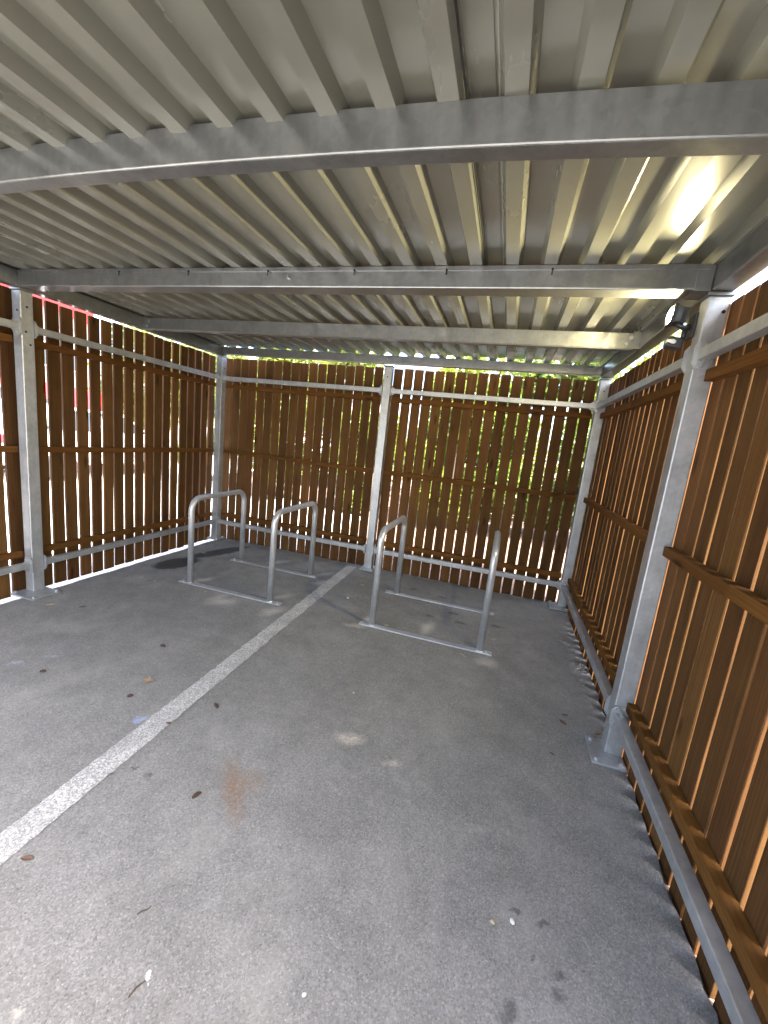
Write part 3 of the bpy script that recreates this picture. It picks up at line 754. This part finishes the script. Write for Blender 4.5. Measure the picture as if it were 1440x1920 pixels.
# a run of shrubs and trees behind the back wall, brightest at its left
make_tree(-2.6, 5.6, 3.7, 1.9, .3, 11, 'leaves_light', 'yellow green bushy tree outside the back corner at the left', n=7000)
make_tree(-.6, 6.8, 3.7, 1.7, .4, 12, 'leaves_light', 'light green tree behind the left half of the back wall', n=6500)
make_tree(1.9, 5.2, 3.2, 1.3, .25, 13, 'leaves_light', 'light green shrubby tree behind the middle back post', n=5200)
make_tree(3.4, 3.5, 2.9, 1.1, .05, 14, 'leaves_dark', 'dark green shrub behind the right half of the back wall', 'shrub', 'shrub', 'shrubs behind the back wall', 15000)
make_tree(5.0, 3.0, 3.1, 1.3, .05, 15, 'leaves_dark', 'dark green shrub outside the back corner at the right', 'shrub', 'shrub', 'shrubs behind the back wall', 15000)
for k, (x, y, h, rad, lm, lab) in enumerate((
        (-3.3, 3.6, 3.0, 1.0, 'leaves_light', 'yellow green shrub outside the back wall, farthest to the left'),
        (-1.7, 3.4, 3.0, 1.0, 'leaves_light', 'yellow green shrub behind the left bay of the back wall, next to the corner post'),
        (.85, 3.5, 2.7, .85, 'leaves_light', 'yellow green shrub behind the left bay of the back wall, next to the pale trunk'),
        (2.35, 3.1, 2.9, .95, 'leaves_light', 'yellow green shrub behind the back wall just right of the middle post'))):
    make_tree(x, y, h, rad, .08, 60 + k, lm, lab, 'shrub', 'shrub', 'shrubs behind the back wall', 15000)
make_tree(2.8, 7.5, 3.8, 1.9, .8, 16, 'leaves_light', 'broad light green tree far behind the middle of the back wall', n=7000)
make_tree(6.2, 6.5, 3.9, 2.2, .6, 17, 'leaves_light', 'broad light green tree beyond the back corner at the right', n=7000)
make_tree(9.6, 1.6, 3.6, 1.7, .6, 18, 'leaves_light', 'yellow green tree outside the right wall level with the floodlight', n=6500)
make_tree(10.0, -2.6, 3.4, 1.6, .6, 19, 'leaves_light', 'yellow green tree outside the right wall nearest the camera', n=6500)
make_tree(-5.5, 9.5, 4.6, 2.3, .8, 20, 'leaves_light', 'large light green tree far beyond the left back corner', n=7000)
make_tree(-.35, 5.0, 3.9, .9, 2.7, 21, 'leaves_light', 'pale barked tree seen through the gaps left of the middle post', n=1600, bark='pale_bark', tr=.20)
make_tree(-9.5, 8.2, 4.6, 1.9, .8, 23, 'leaves_light', 'yellow green tree beyond the left wall, right of the red fascia', n=6000)
make_tree(-13.5, 14.5, 6.4, 2.8, 1.0, 24, 'leaves_light', 'large yellow green tree far beyond the left wall, beside the pale building', n=7000)
make_tree(-12.5, 1.2, 4.5, 1.7, 1.2, 22, 'leaves_light', 'green tree beyond the parked cars at the left', n=4500)

for i, (x, y, h, rad) in enumerate(((-7.5, -12.5, 8.0, 3.3), (-2.0, -13.5, 8.6, 3.5), (3.6, -13.0, 8.2, 3.4), (9.0, -12.0, 8.8, 3.5), (13.5, -8.0, 8.0, 3.2))):  # unseen trees, added to cut low sky light reaching the back
    make_tree(x, y, h, rad, .8, 40 + i, 'leaves_dark', ('unseen bushy tree added across the car park to block low sky light, %s' % ('nearest the left wall side', 'second from the left wall side', 'straight behind the viewer', 'second from the right wall side', 'nearest the right wall side')[i]), group='unseen trees added to darken the open front', n=6000, tr=.16)

# ------------------------------------------------------------------ cars beyond the left wall
def car(loc, rz, prof, wid, paint, label, glass_band, lid=None):
    e = empty('parked_car' if wid < 1.9 else 'parked_van', loc, label, 'car' if wid < 1.9 else 'van', 'vehicles parked beyond the left wall', rz)
    hw = wid / 2
    bm = bmesh.new()
    # cross-sections with tumblehome: outline in (x,z), narrower at the top
    def yw(z): return hw * (1.0 if z < .95 else 1.0 - .16 * min(1.0, (z - .95) / .9))
    a = [bm.verts.new((x, -yw(z), z)) for x, z in prof]; b = [bm.verts.new((x, yw(z), z)) for x, z in prof]
    bm.faces.new(a); bm.faces.new(b[::-1])
    for i in range(len(prof)): bm.faces.new((a[i], b[i], b[(i + 1) % len(prof)], a[(i + 1) % len(prof)]))
    bmesh.ops.recalc_face_normals(bm, faces=bm.faces)
    bmesh.ops.bevel(bm, geom=[e_ for e_ in bm.edges], offset=.035, segments=2, affect='EDGES', clamp_overlap=True)
    bm_obj('body', bm, paint, e, None, True)
    for s_ in (-1, 1):
        for poly in glass_band:
            bm = bmesh.new()
            vs = [bm.verts.new((x, s_ * (yw(z) + .006), z)) for x, z in poly]
            f = bm.faces.new(vs); ex = bmesh.ops.extrude_face_region(bm, geom=[f])
            bmesh.ops.translate(bm, vec=(0, -s_ * .02, 0), verts=[v for v in ex['geom'] if isinstance(v, bmesh.types.BMVert)])
            bmesh.ops.recalc_face_normals(bm, faces=bm.faces)
            bm_obj('window', bm, 'car_glass', e)
    x0 = min(p[0] for p in prof); x1 = max(p[0] for p in prof)
    for wx in (x0 + .85, x1 - .85):
        for s_ in (-1, 1):
            wl = bpy.data.objects.new('wheel', None); link(wl, e); wl.location = (wx, s_ * (hw - .08), .32)
            bm = bmesh.new(); cyl(bm, (0, 0, 0), .32, .20, 'y', 24); bmesh.ops.bevel(bm, geom=bm.edges, offset=.02, segments=1, affect='EDGES'); bm_obj('tyre', bm, 'dark_rubber', wl)
            bm = bmesh.new(); cyl(bm, (0, s_ * .095, 0), .21, .03, 'y', 20); bm_obj('rim', bm, 'alloy', wl)
    for s_ in (-1, 1):
        bm = bmesh.new(); abox(bm, x1 - .06, x1 + .012, s_ * (hw - .32) - .14, s_ * (hw - .32) + .14, .62, .76, .015); bm_obj('headlight', bm, 'sensor_white', e)
        bm = bmesh.new(); abox(bm, x0 - .012, x0 + .06, s_ * (hw - .25) - .11, s_ * (hw - .25) + .11, .70, .86, .015); bm_obj('tail_light', bm, 'car_red', e)
    return e
hatch = [(-2.0, .30), (2.05, .30), (2.1, .62), (1.95, .82), (1.05, .98), (.45, 1.38), (-1.2, 1.46), (-1.85, 1.05), (-2.05, .95)]
hglass = [[(.95, .98), (.42, 1.32), (-.25, 1.37), (-.25, .98)], [(-.33, .98), (-.33, 1.37), (-1.15, 1.38), (-1.5, 1.0)]]
van = [(-2.4, .32), (2.35, .32), (2.45, .75), (2.3, 1.0), (1.65, 1.15), (1.0, 1.92), (-2.3, 1.98), (-2.45, 1.0)]
vglass = [[(1.5, 1.16), (.95, 1.68), (.2, 1.70), (.2, 1.14)], [(.1, 1.14), (.1, 1.70), (-1.0, 1.70), (-1.0, 1.14)], [(-1.1, 1.14), (-1.1, 1.70), (-2.1, 1.70), (-2.1, 1.14)]]
car((-8.6, 3.9, -.085), math.radians(100), van, 1.95, 'car_red', 'red van seen in slivers between the left wall boards', vglass)
car((-6.0, 2.9, -.085), math.radians(95), hatch, 1.78, 'car_white', 'white car seen in slivers between the left wall boards, below the red van', hglass)
car((-7.2, -1.6, -.085), math.radians(92), hatch, 1.78, 'car_blue', 'blue car seen at the left edge through the board gaps', hglass)

# building beyond the cars, with a red fascia
bd = empty('building', (-20.5, 10.0, -.085), 'pale building with a red fascia seen above the left wall boards', 'building', None, math.radians(20))
box_obj('wall', -4, 0, -6, 7, 0, 6.45, 'render_wall', bd)
box_obj('roof', -4.2, .3, -6.2, 7.2, 7.20, 7.4, 'pale_stone', bd, .02)
box_obj('fascia', -4.1, .12, -6.1, 7.1, 6.452, 7.198, 'red_cladding', bd, .01)
for i in range(5):
    y0 = -5 + i * 2.3
    for z0 in (1.0, 3.4):
        fr = box_obj('window', .002, .06, y0, y0 + 1.3, z0, z0 + 1.3, 'sensor_white', bd, .01)
        bm = bmesh.new(); abox(bm, .031, .036, -.57, .57, -.57, .57); bm_obj('pane', bm, 'car_glass', fr)
